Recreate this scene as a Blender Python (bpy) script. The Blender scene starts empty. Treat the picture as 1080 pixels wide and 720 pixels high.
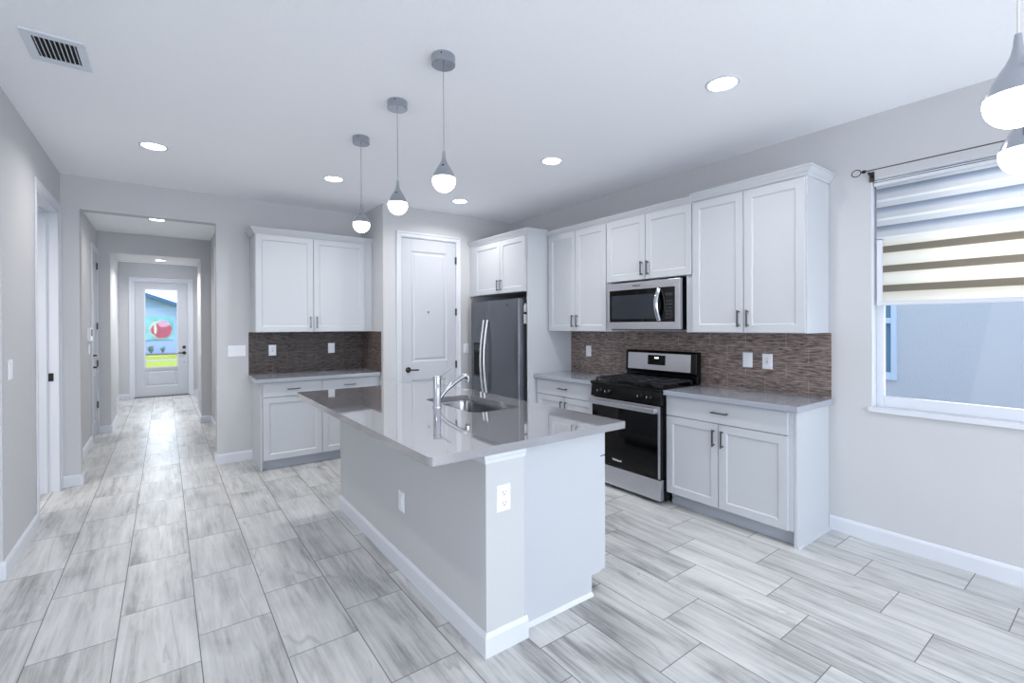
import bpy, bmesh, math, random
from mathutils import Vector, Matrix
random.seed(7)
S = bpy.context.scene
COL = S.collection
PI = math.pi

# ------------------------------------------------------------------ camera
H = 1.43
yaw, pit, rol = .637, -.0037, -.0041
F = Vector((math.sin(yaw)*math.cos(pit), math.cos(yaw)*math.cos(pit), math.sin(pit)))
R0 = Vector((math.cos(yaw), -math.sin(yaw), 0)); U0 = R0.cross(F)
Rv = math.cos(rol)*R0 + math.sin(rol)*U0; Uv = -math.sin(rol)*R0 + math.cos(rol)*U0
cd = bpy.data.cameras.new('camera'); cam = bpy.data.objects.new('camera', cd); COL.objects.link(cam)
cd.sensor_width = 36; cd.sensor_fit = 'HORIZONTAL'; cd.lens = 36*495.2/1080
cd.shift_x = -.0003; cd.shift_y = (345.4-360)/1080
cd.clip_start = .05; cd.clip_end = 300
cam.matrix_world = Matrix(((Rv.x, Uv.x, -F.x, 0), (Rv.y, Uv.y, -F.y, 0), (Rv.z, Uv.z, -F.z, H), (0, 0, 0, 1)))
S.camera = cam

# ------------------------------------------------------------------ world, light, exposure
S.view_settings.view_transform = 'Standard'; S.view_settings.look = 'None'
S.view_settings.gamma = 1; S.view_settings.use_curve_mapping = False
S.view_settings.exposure = 0.19
S.cycles.use_denoising = True
S.cycles.max_bounces = 10; S.cycles.diffuse_bounces = 6; S.cycles.sample_clamp_indirect = 6
W = bpy.data.worlds.new('world'); S.world = W; W.use_nodes = True
bg = W.node_tree.nodes['Background']; bg.inputs[0].default_value = (.60, .79, 1, 1); bg.inputs[1].default_value = 1.9

def area(name, loc, aim, sx, sy, power, color):
    l = bpy.data.lights.new(name, 'AREA'); l.shape = 'RECTANGLE'; l.size = sx; l.size_y = sy
    l.energy = power; l.color = color
    o = bpy.data.objects.new(name, l); COL.objects.link(o); o.location = loc
    o.rotation_euler = (Vector(aim)-Vector(loc)).to_track_quat('-Z', 'Z').to_euler()
    return o
# window and front door daylight; rear and living room lamps are added fill
area('rear_fill', (1.3, -3.0, 1.25), (1.5, 5, 2.4), 4.4, 2.3, 108, (.95, .97, 1))
area('living_room_fill', (-4.0, .6, 1.4), (3, 1.6, 2.0), 4.5, 2.2, 58, (.95, .97, 1))
area('side_window_daylight', (3.95, .13, 1.64), (-.7, 1.2, 1.3), 1.7, 1.4, 16, (.95, .97, 1))
area('front_door_daylight', (-.05, 12.0, 1.4), (-.05, 6, .6), .5, 1.6, 10, (.86, .93, 1))
CAN_POWER = 8.0; CAN_COL = (1, .97, .94)
sun = bpy.data.lights.new('sun', 'SUN'); sun.energy = 1.1; sun.angle = .02; sun.color = (1, .95, .85)
so = bpy.data.objects.new('sun', sun); COL.objects.link(so)
so.rotation_euler = Vector((-.12, .6, -.8)).to_track_quat('-Z', 'Z').to_euler()

# ------------------------------------------------------------------ materials
def srgb(r, g, b):
    f = lambda c: (c/255/12.92) if c/255 <= .04045 else ((c/255+.055)/1.055)**2.4
    return (f(r), f(g), f(b), 1)
def mat(name, col, rough=.5, metal=0, spec=.5, coat=0, emit=None, estr=0, trans=0, ior=1.45, alpha=1):
    m = bpy.data.materials.new(name); m.use_nodes = True
    p = m.node_tree.nodes['Principled BSDF']
    p.inputs['Base Color'].default_value = srgb(*col); p.inputs['Roughness'].default_value = rough
    p.inputs['Metallic'].default_value = metal; p.inputs['Specular IOR Level'].default_value = spec
    p.inputs['Coat Weight'].default_value = coat; p.inputs['Transmission Weight'].default_value = trans
    p.inputs['IOR'].default_value = ior; p.inputs['Alpha'].default_value = alpha
    if emit: p.inputs['Emission Color'].default_value = srgb(*emit); p.inputs['Emission Strength'].default_value = estr
    return m
def nd(m, t, **kw):
    n = m.node_tree.nodes.new(t)
    for k, v in kw.items(): setattr(n, k, v)
    return n
def lk(m, a, b): m.node_tree.links.new(a, b)
def noisy(m, scale=(1, 1, 1), nscale=8, amp=.06, bump=0, detail=4, rough_amp=0, dist=0):
    """colour wear and bump by an object-space noise"""
    p = m.node_tree.nodes['Principled BSDF']; base = tuple(p.inputs['Base Color'].default_value)
    tc = nd(m, 'ShaderNodeTexCoord'); mp = nd(m, 'ShaderNodeMapping'); mp.inputs['Scale'].default_value = scale
    nz = nd(m, 'ShaderNodeTexNoise'); nz.inputs['Scale'].default_value = nscale; nz.inputs['Detail'].default_value = detail
    nz.inputs['Distortion'].default_value = dist
    lk(m, tc.outputs['Object'], mp.inputs[0]); lk(m, mp.outputs[0], nz.inputs[0])
    cr = nd(m, 'ShaderNodeValToRGB')
    cr.color_ramp.elements[0].position = .3; cr.color_ramp.elements[1].position = .7
    cr.color_ramp.elements[0].color = tuple(c*(1-amp) for c in base[:3])+(1,)
    cr.color_ramp.elements[1].color = tuple(min(1, c*(1+amp)) for c in base[:3])+(1,)
    lk(m, nz.outputs[0], cr.inputs[0]); lk(m, cr.outputs[0], p.inputs['Base Color'])
    if bump:
        b = nd(m, 'ShaderNodeBump'); b.inputs['Strength'].default_value = bump; b.inputs['Distance'].default_value = .01
        lk(m, nz.outputs[0], b.inputs['Height']); lk(m, b.outputs[0], p.inputs['Normal'])
    return m
M = {}
M['wall'] = noisy(mat('wall_paint', (201, 202, 205), .75, spec=.25), nscale=120, amp=.01, bump=.05)
M['island_wall'] = noisy(mat('island_wall_paint', (197, 199, 202), .7, spec=.25), nscale=120, amp=.01, bump=.05)
M['ceiling'] = noisy(mat('ceiling_paint', (246, 248, 252), .85, spec=.15), nscale=90, amp=.012, bump=.08)
M['trim'] = mat('white_trim_paint', (216, 220, 228), .35, spec=.4)
M['cab'] = mat('white_cabinet_paint', (193, 197, 203), .34, spec=.45)
M['toe'] = mat('toe_kick_paint', (176, 182, 192), .5)
M['door'] = mat('white_door_paint', (198, 202, 209), .38, spec=.4)
M['nickel'] = mat('brushed_nickel', (118, 118, 122), .32, 1)
M['dark_metal'] = mat('dark_bronze', (62, 58, 58), .35, .9)
M['chrome'] = mat('chrome', (205, 208, 214), .08, 1)
M['pend_chrome'] = mat('pendant_chrome', (176, 180, 188), .2, 1)
M['steel'] = noisy(mat('stainless_steel', (205, 206, 212), .33, 1), (1, 1, 60), 14, .05, .02)
M['handle_steel'] = mat('satin_steel', (222, 223, 226), .42, 1)
M['sink_steel'] = noisy(mat('sink_steel', (150, 150, 152), .18, 1), (1, 1, 30), 10, .05)
M['fridge'] = noisy(mat('fridge_steel', (116, 119, 125), .3, 1), (1, 60, 1), 10, .06, .02)
M['fridge_side'] = mat('fridge_side_paint', (58, 62, 70), .45, .2)
M['black'] = mat('black_enamel', (9, 10, 12), .16, spec=.35)
M['black_glass'] = mat('black_glass', (4, 4, 5), .05, spec=.35)
M['mw_glass'] = mat('microwave_window', (44, 48, 56), .1)
M['iron'] = noisy(mat('cast_iron', (28, 30, 36), .38), nscale=90, amp=.2, bump=.1)
M['void'] = mat('dark_void', (12, 12, 14), .8)
M['plate'] = mat('white_plastic', (236, 239, 245), .3)
M['slot'] = mat('slot_dark', (60, 60, 66), .5)
M['quartz'] = noisy(mat('grey_quartz', (140, 139, 144), .05, spec=.8, coat=1), nscale=160, amp=.05, detail=2)
M['quartz'].node_tree.nodes['Principled BSDF'].inputs['Coat IOR'].default_value = 2.1

M['quartz_side'] = noisy(mat('grey_quartz_wall_run', (160, 165, 176), .12, spec=.6, coat=.5), nscale=160, amp=.06, detail=2)
M['bulb'] = mat('lit_frosted_glass', (255, 255, 255), .4, emit=(255, 249, 240), estr=9)
M['can'] = mat('lit_diffuser', (255, 255, 255), .4, emit=(255, 252, 250), estr=14)
M['display'] = mat('lit_clock', (200, 230, 255), .4, emit=(210, 235, 255), estr=3)
M['paper'] = mat('white_paper', (232, 236, 240), .6)
M['cord'] = mat('thin_cord', (120, 122, 130), .4)
M['clear_cord'] = mat('pale_cord', (226, 220, 220), .3)
M['stucco'] = noisy(mat('neighbour_stucco', (210, 210, 214), .95, spec=.0), nscale=60, amp=.04, bump=.12)
M['stucco_trim'] = mat('neighbour_trim', (214, 226, 242), .8)
M['louver'] = mat('neighbour_pane', (116, 152, 172), .3)
M['house'] = noisy(mat('house_paint', (160, 184, 226), .9), nscale=3, amp=.05)
M['roof'] = mat('roof_edge', (78, 110, 156), .8)
M['grass'] = noisy(mat('lawn', (172, 176, 84), .95, spec=0), nscale=4, amp=.15)
M['path'] = mat('road', (170, 170, 180), .9)
M['shrub'] = noisy(mat('shrub_leaf', (74, 122, 96), .8), nscale=30, amp=.4)
M['mulch'] = noisy(mat('mulch', (110, 100, 110), .95), nscale=30, amp=.4)
M['teal'] = noisy(mat('teal_panel', (124, 190, 200), .7), nscale=2.5, amp=.35)
M['red_art'] = noisy(mat('red_art', (176, 58, 92), .6), nscale=2.2, amp=.55)
M['pink_art'] = mat('pink_art', (214, 150, 190), .6)
M['cream_art'] = mat('cream_art', (206, 206, 196), .6)
M['hinge'] = mat('hinge_metal', (92, 90, 92), .35, .9)
M['vent'] = mat('vent_paint', (214, 220, 230), .45)

def glass(name, tint=(1, 1, 1), rough=0.0):
    """thin pane: mostly transparent with a fresnel reflection"""
    m = bpy.data.materials.new(name); m.use_nodes = True; nt = m.node_tree
    for n in list(nt.nodes): nt.nodes.remove(n)
    o = nd(m, 'ShaderNodeOutputMaterial'); mx = nd(m, 'ShaderNodeMixShader'); fr = nd(m, 'ShaderNodeFresnel')
    fr.inputs[0].default_value = 1.25
    t = nd(m, 'ShaderNodeBsdfTransparent'); t.inputs[0].default_value = (*tint, 1)
    g = nd(m, 'ShaderNodeBsdfGlossy'); g.inputs['Roughness'].default_value = rough
    lk(m, fr.outputs[0], mx.inputs[0]); lk(m, t.outputs[0], mx.inputs[1]); lk(m, g.outputs[0], mx.inputs[2]); lk(m, mx.outputs[0], o.inputs[0])
    return m
M['glass'] = glass('window_glass')

def math_node(m, op, a, b=None):
    n = nd(m, 'ShaderNodeMath', operation=op)
    for i, v in enumerate((a, b)):
        if v is None: continue
        if isinstance(v, (int, float)): n.inputs[i].default_value = v
        else: lk(m, v, n.inputs[i])
    return n.outputs[0]

def floor_mat():
    m = mat('wood_look_tile', (200, 200, 204), .3, spec=.45); p = m.node_tree.nodes['Principled BSDF']
    tc = nd(m, 'ShaderNodeTexCoord'); sp = nd(m, 'ShaderNodeSeparateXYZ'); lk(m, tc.outputs['Object'], sp.inputs[0])
    x, y = sp.outputs[0], sp.outputs[1]; mn = lambda *a: math_node(m, *a)
    TW, TL = .3030, .6085
    u = mn('DIVIDE', mn('ADD', x, .185), TW); k = mn('FLOOR', u); fu = mn('FRACT', u)
    v = mn('DIVIDE', mn('SUBTRACT', mn('SUBTRACT', y, 2.41), mn('MULTIPLY', k, .2028)), TL); r = mn('FLOOR', v); fv = mn('FRACT', v)
    du = mn('MULTIPLY', mn('MINIMUM', fu, mn('SUBTRACT', 1.0, fu)), TW)
    dv = mn('MULTIPLY', mn('MINIMUM', fv, mn('SUBTRACT', 1.0, fv)), TL)
    gr = mn('LESS_THAN', mn('MINIMUM', du, dv), .0021)
    cb = nd(m, 'ShaderNodeCombineXYZ'); lk(m, k, cb.inputs[0]); lk(m, r, cb.inputs[1])
    wn = nd(m, 'ShaderNodeTexWhiteNoise'); wn.noise_dimensions = '3D'; lk(m, cb.outputs[0], wn.inputs[0])
    ws = nd(m, 'ShaderNodeSeparateXYZ'); lk(m, wn.outputs['Color'], ws.inputs[0])
    # per-tile shifted coordinates, stretched along the plank
    cx = mn('ADD', x, mn('MULTIPLY', ws.outputs[0], 37.)); cyy = mn('ADD', y, mn('MULTIPLY', ws.outputs[1], 53.))
    def streak(sx, sy, scale, detail, dist, rough=.55):
        c = nd(m, 'ShaderNodeCombineXYZ'); lk(m, mn('MULTIPLY', cx, sx), c.inputs[0]); lk(m, mn('MULTIPLY', cyy, sy), c.inputs[1])
        n = nd(m, 'ShaderNodeTexNoise'); n.inputs['Scale'].default_value = scale; n.inputs['Detail'].default_value = detail
        n.inputs['Distortion'].default_value = dist; n.inputs['Roughness'].default_value = rough
        lk(m, c.outputs[0], n.inputs[0]); return n.outputs[0]
    n1 = streak(5.0, .55, 1.5, 7, .35, .6)
    n2 = streak(26, 1.5, 1.4, 7, .5, .7)
    n3 = streak(2.2, 1.3, 1.2, 4, 1.2)
    mix = mn('ADD', mn('ADD', mn('MULTIPLY', n1, .42), mn('MULTIPLY', n2, .34)), mn('MULTIPLY', n3, .24))
    mix = mn('ADD', mix, mn('MULTIPLY', mn('SUBTRACT', ws.outputs[2], .5), .06))
    cr = nd(m, 'ShaderNodeValToRGB'); e = cr.color_ramp.elements
    e[0].position = .37; e[0].color = srgb(128, 129, 129); e[1].position = .64; e[1].color = srgb(214, 215, 214)
    for pos, c in ((.43, (160, 161, 161)), (.49, (186, 187, 187)), (.56, (201, 202, 202))):
        q = e.new(pos); q.color = srgb(*c)
    lk(m, mix, cr.inputs[0])
    # thin dark veins
    vn = streak(5.0, .55, 1.1, 2, .5)
    ve = mn('SUBTRACT', 1.0, mn('MINIMUM', 1.0, mn('MULTIPLY', mn('ABSOLUTE', mn('SUBTRACT', vn, .5)), 60.)))
    vm = mn('MULTIPLY', ve, mn('MULTIPLY', mn('GREATER_THAN', n3, .53), .4))
    m1 = nd(m, 'ShaderNodeMix', data_type='RGBA'); lk(m, vm, m1.inputs[0]); lk(m, cr.outputs[0], m1.inputs[6]); m1.inputs[7].default_value = srgb(135, 135, 135)
    m2 = nd(m, 'ShaderNodeMix', data_type='RGBA'); lk(m, gr, m2.inputs[0]); lk(m, m1.outputs[2], m2.inputs[6]); m2.inputs[7].default_value = srgb(112, 111, 110)
    lk(m, m2.outputs[2], p.inputs['Base Color'])
    b = nd(m, 'ShaderNodeBump'); b.inputs['Strength'].default_value = .25; b.inputs['Distance'].default_value = .002
    lk(m, mn('SUBTRACT', mn('MULTIPLY', n2, .25), gr), b.inputs['Height']); lk(m, b.outputs[0], p.inputs['Normal'])
    rr = mn('ADD', .34, mn('MULTIPLY', gr, .4)); lk(m, rr, p.inputs['Roughness'])
    return m
M['floor'] = floor_mat()

def splash_mat(name, axis, dark, light, sparkle):
    """wavy ribbed tile running along X or Y, joints every 0.305 x 0.102"""
    m = mat(name, dark, .25, spec=.6); p = m.node_tree.nodes['Principled BSDF']; mn = lambda *a: math_node(m, *a)
    tc = nd(m, 'ShaderNodeTexCoord'); sp = nd(m, 'ShaderNodeSeparateXYZ'); lk(m, tc.outputs['Object'], sp.inputs[0])
    u = mn('ADD', sp.outputs[0], sp.outputs[1]); z = sp.outputs[2]
    c = nd(m, 'ShaderNodeCombineXYZ'); lk(m, mn('MULTIPLY', u, 14.), c.inputs[0]); lk(m, mn('MULTIPLY', z, 95.), c.inputs[1])
    n = nd(m, 'ShaderNodeTexNoise'); n.inputs['Scale'].default_value = 1.0; n.inputs['Detail'].default_value = 3; n.inputs['Distortion'].default_value = .7
    lk(m, c.outputs[0], n.inputs[0])
    cr = nd(m, 'ShaderNodeValToRGB'); cr.color_ramp.elements[0].position = .34; cr.color_ramp.elements[1].position = .66
    cr.color_ramp.elements[0].color = srgb(*dark); cr.color_ramp.elements[1].color = srgb(*light); lk(m, n.outputs[0], cr.inputs[0])
    zz = mn('DIVIDE', mn('SUBTRACT', z, .914), .1145); row = mn('FLOOR', zz); fz = mn('FRACT', zz)
    uu = mn('ADD', mn('DIVIDE', u, .305), mn('MULTIPLY', row, .5)); fu = mn('FRACT', uu)
    j = mn('MAXIMUM', mn('LESS_THAN', mn('MULTIPLY', fz, .1145), .0025), mn('LESS_THAN', mn('MULTIPLY', fu, .305), .0028))
    mx = nd(m, 'ShaderNodeMix', data_type='RGBA'); lk(m, mn('MULTIPLY', j, .55), mx.inputs[0]); lk(m, cr.outputs[0], mx.inputs[6]); mx.inputs[7].default_value = srgb(*[min(255, int(q*1.35)) for q in light])
    lk(m, mx.outputs[2], p.inputs['Base Color'])
    b = nd(m, 'ShaderNodeBump'); b.inputs['Strength'].default_value = sparkle; b.inputs['Distance'].default_value = .006*(3 if sparkle > .8 else 1)
    lk(m, n.outputs[0], b.inputs['Height']); lk(m, b.outputs[0], p.inputs['Normal'])
    return m
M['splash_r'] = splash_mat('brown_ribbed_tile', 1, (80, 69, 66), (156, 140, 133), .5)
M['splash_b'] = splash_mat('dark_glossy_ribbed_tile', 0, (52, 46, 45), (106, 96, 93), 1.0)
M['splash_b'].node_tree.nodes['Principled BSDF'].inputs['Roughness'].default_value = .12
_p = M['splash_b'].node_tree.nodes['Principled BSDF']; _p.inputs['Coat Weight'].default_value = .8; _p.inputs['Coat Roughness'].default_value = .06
_v = nd(M['splash_b'], 'ShaderNodeTexVoronoi'); _v.inputs['Scale'].default_value = 75; _v.feature = 'F1'
_t = nd(M['splash_b'], 'ShaderNodeTexCoord'); _m = nd(M['splash_b'], 'ShaderNodeMapping'); _m.inputs['Scale'].default_value = (1, 1, 2.2)
_b = nd(M['splash_b'], 'ShaderNodeBump'); _b.inputs['Strength'].default_value = 1.0; _b.inputs['Distance'].default_value = .02
lk(M['splash_b'], _t.outputs['Object'], _m.inputs[0]); lk(M['splash_b'], _m.outputs[0], _v.inputs['Vector']); lk(M['splash_b'], _v.outputs['Distance'], _b.inputs['Height']); lk(M['splash_b'], _b.outputs[0], _p.inputs['Coat Normal'])
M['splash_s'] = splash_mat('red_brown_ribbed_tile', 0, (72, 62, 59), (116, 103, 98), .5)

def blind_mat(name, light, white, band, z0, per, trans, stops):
    """horizontal fabric bands, sunlit tint included where given, period per, counted down from z0 (thing-local height)"""
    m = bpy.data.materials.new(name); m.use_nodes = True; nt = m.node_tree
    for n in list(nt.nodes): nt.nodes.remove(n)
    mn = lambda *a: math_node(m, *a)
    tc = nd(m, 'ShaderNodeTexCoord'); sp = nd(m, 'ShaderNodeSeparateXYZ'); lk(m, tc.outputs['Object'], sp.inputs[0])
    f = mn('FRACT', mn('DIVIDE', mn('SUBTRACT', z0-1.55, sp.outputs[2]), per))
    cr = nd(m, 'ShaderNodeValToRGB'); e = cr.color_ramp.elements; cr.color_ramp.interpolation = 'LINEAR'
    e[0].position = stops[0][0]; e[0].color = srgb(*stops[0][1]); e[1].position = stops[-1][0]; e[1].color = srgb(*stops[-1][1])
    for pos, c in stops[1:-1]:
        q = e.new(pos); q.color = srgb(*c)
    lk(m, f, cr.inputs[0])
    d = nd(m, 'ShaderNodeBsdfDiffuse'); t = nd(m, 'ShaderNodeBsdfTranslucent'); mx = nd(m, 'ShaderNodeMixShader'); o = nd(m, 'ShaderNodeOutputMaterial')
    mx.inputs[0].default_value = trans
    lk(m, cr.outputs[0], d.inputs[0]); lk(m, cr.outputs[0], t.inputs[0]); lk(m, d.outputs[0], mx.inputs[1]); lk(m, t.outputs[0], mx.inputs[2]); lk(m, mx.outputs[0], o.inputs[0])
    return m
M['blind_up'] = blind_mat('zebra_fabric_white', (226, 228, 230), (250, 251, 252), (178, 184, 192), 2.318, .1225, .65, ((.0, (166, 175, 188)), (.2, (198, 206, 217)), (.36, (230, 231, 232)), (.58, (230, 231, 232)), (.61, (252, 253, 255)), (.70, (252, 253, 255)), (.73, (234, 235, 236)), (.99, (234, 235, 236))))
M['blind_lo'] = blind_mat('zebra_fabric_sunlit', (250, 247, 238), (255, 253, 247), (176, 168, 155), 1.940, .127, .7, ((.0, (168, 161, 150)), (.345, (176, 169, 158)), (.355, (246, 242, 230)), (.55, (252, 250, 244)), (.8, (252, 250, 244)), (.985, (246, 243, 232))))  # cream is sunlight through the lower glass, painted into the fabric colour

# ------------------------------------------------------------------ mesh helpers
class B:
    """collects shapes in a bmesh; T maps local (u, v, z) to world"""
    def __init__(s, T=None): s.bm = bmesh.new(); s.T = T
    def V(s, p):
        p = Vector(p); return s.bm.verts.new(s.T(p) if s.T else p)
    def box(s, x0, x1, y0, y1, z0, z1):
        v = [s.V((x, y, z)) for z in (z0, z1) for y in (y0, y1) for x in (x0, x1)]
        for f in ((0, 1, 3, 2), (4, 6, 7, 5), (0, 4, 5, 1), (2, 3, 7, 6), (0, 2, 6, 4), (1, 5, 7, 3)): s.bm.faces.new([v[i] for i in f])
        return s
    def rings(s, rr, cap0=True, cap1=True):
        L = [[s.V(p) for p in r] for r in rr]
        for a, b in zip(L, L[1:]):
            n = len(a)
            for i in range(n): s.bm.faces.new((a[i], a[(i+1) % n], b[(i+1) % n], b[i]))
        if cap0: s.bm.faces.new(L[0])
        if cap1: s.bm.faces.new(L[-1])
        return s
    def panel(s, u0, u1, z0, z1, prof):
        """rectangular relief: prof = [(inset, v), ...] rings from back to the middle of the face"""
        return s.rings([[(u0+i, v, z0+i), (u1-i, v, z0+i), (u1-i, v, z1-i), (u0+i, v, z1-i)] for i, v in prof])
    def lathe(s, c, prof, seg=28, axis='z'):
        rr = []
        for r, h in prof:
            ring = []
            for i in range(seg):
                a = 2*PI*i/seg; x, y = max(r, 1e-4)*math.cos(a), max(r, 1e-4)*math.sin(a)
                d = {'z': (x, y, h), 'x': (h, x, y), 'y': (x, h, y)}[axis]
                ring.append((c[0]+d[0], c[1]+d[1], c[2]+d[2]))
            rr.append(ring)
        return s.rings(rr)
    def cyl(s, a, b, r, seg=16, r2=None):
        return s.tube([a, b], r, seg, r2)
    def tube(s, pts, r, seg=12, r2=None, sx=1.0):
        P = [Vector(p) for p in pts]; rr = []; n = len(P); up = None
        for i, p in enumerate(P):
            t = ((P[min(i+1, n-1)]-P[i]).normalized()+(P[i]-P[max(i-1, 0)]).normalized()).normalized()
            if up is None: up = Vector((0, 0, 1)) if abs(t.z) < .9 else Vector((0, 1, 0))
            a = t.cross(up).normalized(); b = a.cross(t).normalized(); up = b
            R = r if r2 is None else r+(r2-r)*i/(n-1)
            if isinstance(r, (list, tuple)): R = r[i]
            rr.append([tuple(p+a*R*sx*math.cos(2*PI*k/seg)+b*R*math.sin(2*PI*k/seg)) for k in range(seg)])
        return s.rings(rr)
    def prism(s, poly, ax, h0, h1):
        """polygon extruded along axis ax (0,1,2); poly gives the other two coordinates in order"""
        def P(q, h): l = list(q); l.insert(ax, h); return tuple(l)
        return s.rings([[P(q, h0) for q in poly], [P(q, h1) for q in poly]])
def rootloc(o):
    while o.parent: o = o.parent
    return o.location
def obj(name, b, m, parent=None, bevel=0, smooth=False, seg=2):
    bm = b.bm; bmesh.ops.recalc_face_normals(bm, faces=bm.faces)
    me = bpy.data.meshes.new(name)
    if smooth:
        for f in bm.faces: f.smooth = True
    if parent is not None: bmesh.ops.transform(bm, matrix=Matrix.Translation(-Vector(rootloc(parent))), verts=bm.verts)
    bm.to_mesh(me); bm.free()
    me.materials.append(M[m] if isinstance(m, str) else m)
    o = bpy.data.objects.new(name, me); COL.objects.link(o)
    if parent is not None: o.parent = parent
    if smooth:
        me.set_sharp_from_angle(angle=math.radians(42))
    if bevel:
        md = o.modifiers.new('bevel', 'BEVEL'); md.width = bevel; md.segments = seg; md.limit_method = 'ANGLE'; md.angle_limit = math.radians(40)
    return o
def tag(o, label, cat, group=None):
    o['label'] = label; o['category'] = cat
    if group: o['group'] = group
    return o
def thing(name, label, cat, loc, group=None):
    o = bpy.data.objects.new(name, None); COL.objects.link(o); o.location = loc; o.empty_display_size = .1
    return tag(o, label, cat, group)
def struct(name, b=None, m=None, loc=None, bevel=0):
    if b is None:
        o = bpy.data.objects.new(name, None); COL.objects.link(o); o.location = loc; o.empty_display_size = .1
    else: o = obj(name, b, m, bevel=bevel)
    o['kind'] = 'structure'; return o
def dup(o, loc, label):
    r = o.copy(); COL.objects.link(r); r.location = loc; r['label'] = label
    for ch in o.children:
        c = ch.copy(); COL.objects.link(c); c.parent = r
        for g in ch.children:
            d = g.copy(); COL.objects.link(d); d.parent = c
    return r
def text_mesh(name, s, size, T, m, parent, ext=.0006, bold=0):
    cu = bpy.data.curves.new(name, 'FONT'); cu.body = s; cu.size = size; cu.extrude = ext; cu.align_x = 'CENTER'; cu.align_y = 'CENTER'; cu.offset = bold
    t = bpy.data.objects.new(name+'_tmp', cu); COL.objects.link(t); dg = bpy.context.evaluated_depsgraph_get(); dg.update()
    me = bpy.data.meshes.new_from_object(t.evaluated_get(dg)); bpy.data.objects.remove(t)
    me.transform(T); me.transform(Matrix.Translation(-Vector(rootloc(parent))))
    me.materials.clear(); me.materials.append(M[m]); o = bpy.data.objects.new(name, me); COL.objects.link(o); o.parent = parent
    return o
def face_nx(x, y, z):   # text plane facing -X: text right -> -Y
    return Matrix(((0, 0, -1, x), (-1, 0, 0, y), (0, 1, 0, z), (0, 0, 0, 1)))

# key dimensions
XW, XL, YB, YP, C = 3.744, -.747, 5.766, 5.085, 2.807
XP = 1.966            # pantry side wall
HC = 2.735            # hall ceiling
T = .12
# ------------------------------------------------------------------ room shell
struct('floor', B().box(-4.3, XW+T, -3.2, 12.25, -.1, 0), 'floor')
struct('ceiling', B().box(-4.3, XW+T, -3.2, YB, C, C+.1), 'ceiling')
struct('ceiling_hall', B().box(-1.6, 1.5, YB+T, 12.25, HC, HC+.1), 'ceiling')
WY0, WY1, WZ0, WZ1 = -.82, 1.083, .88, 2.388
b = B(); b.box(XW, XW+T, WY1, YP+.1, 0, C); b.box(XW, XW+T, -3.2, WY0, 0, C)
b.box(XW, XW+T, WY0, WY1, 0, WZ0); b.box(XW, XW+T, WY0, WY1, WZ1, C); struct('wall_right', b, 'wall')
b = B(); b.box(XP, XW, YP, YP+.1, 2.475, C); b.box(XP, 2.165, YP, YP+.1, 0, 2.475); b.box(2.915, XW, YP, YP+.1, 0, 2.475)
b.box(XP, XP+.1, YP+.1, YB, 0, C); struct('wall_pantry', b, 'wall')
b = B(); b.box(-4.3, -.62, YB, YB+T, 0, C); b.box(-.62, .432, YB, YB+T, 2.507, C); b.box(.432, XP+.1, YB, YB+T, 0, C)
struct('wall_back', b, 'wall')
# left wall with a door opening; it ends at Y 3.87 where the living room opens under a header
DY0, DY1, DZ = 4.80, 5.685, 2.45
b = B(); b.box(XL-T-.1, XL, 3.87, DY0, 0, C); b.box(XL-T-.1, XL, DY1, YB, 0, C); b.box(XL-T-.1, XL, DY0, DY1, DZ, C)
b.box(XL-T, XL, -.4, 3.87, 2.5, C); b.box(-4.3, XL-T-.1, 3.87, 3.87+T, 0, C); struct('wall_left', b, 'wall')
struct('wall_living_room', B().box(-4.42, -4.3, -3.2, 5.9, 0, C), 'wall')
b = B(); b.box(-4.3, -1.1, -3.32, -3.2, 0, C); b.box(3.5, XW+T, -3.32, -3.2, 0, C); b.box(-1.1, 3.5, -3.32, -3.2, 2.45, C)
struct('wall_rear', b, 'wall')
# hallway
HXL, HXR = -.735, .56
b = B(); b.box(HXL-T, HXL, YB+T, 7.80, 0, HC); b.box(HXL-T, HXL, 7.80, 8.37, 2.44, HC); b.box(HXL-T, HXL, 8.37, 12.1, 0, HC)
struct('wall_hall_left', b, 'wall')
b = B(); b.box(HXR, HXR+T, YB+T, 6.55, 0, HC); b.box(HXR, HXR+T, 6.55, 7.40, 2.44, HC); b.box(HXR, HXR+T, 7.40, 12.1, 0, HC)
struct('wall_hall_right', b, 'wall')
b = B(); b.box(HXL, -.598, 8.42, 9.35, 0, HC); b.box(.435, HXR, 8.42, 9.35, 0, HC); b.box(-.598, .435, 8.42, 9.35, 2.452, HC)
struct('wall_hall_arch', b, 'wall')
b = B(); b.box(-1.0, -.505, 12.1, 12.25, 0, HC); b.box(.415, 1.0, 12.1, 12.25, 0, HC); b.box(-.505, .415, 12.1, 12.25, 2.375, HC)
struct('wall_front', b, 'wall')

def bb_poly(sgn=1): return None
def baseboard(name, segs):
    """segs: (x0,y0,x1,y1,nx,ny): a run from point to point on the wall face, thickness along the normal"""
    b = B()
    for x0, y0, x1, y1, nx, ny in segs:
        pr = [(0, 0), (.014, 0), (.014, .082), (.009, .094), (.004, .1), (0, .1)]
        b.rings([[(x0+nx*d, y0+ny*d, z) for d, z in pr], [(x1+nx*d, y1+ny*d, z) for d, z in pr]])
    return struct(name, b, 'trim')
baseboard('baseboard_right', [(XW, 1.322, XW, -3.2, -1, 0)])
baseboard('baseboard_back', [(.432, YB, .752, YB, 0, -1), (.432, YB-.014, .432, YB+T+.014, -1, 0), (.432, YB+T, HXR, YB+T, 0, 1)])
baseboard('baseboard_back_left', [(XL, YB, -.62, YB, 0, -1), (-.62, YB-.014, -.62, YB+T+.014, 1, 0), (HXL, YB+T, -.62, YB+T, 0, 1)])
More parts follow.
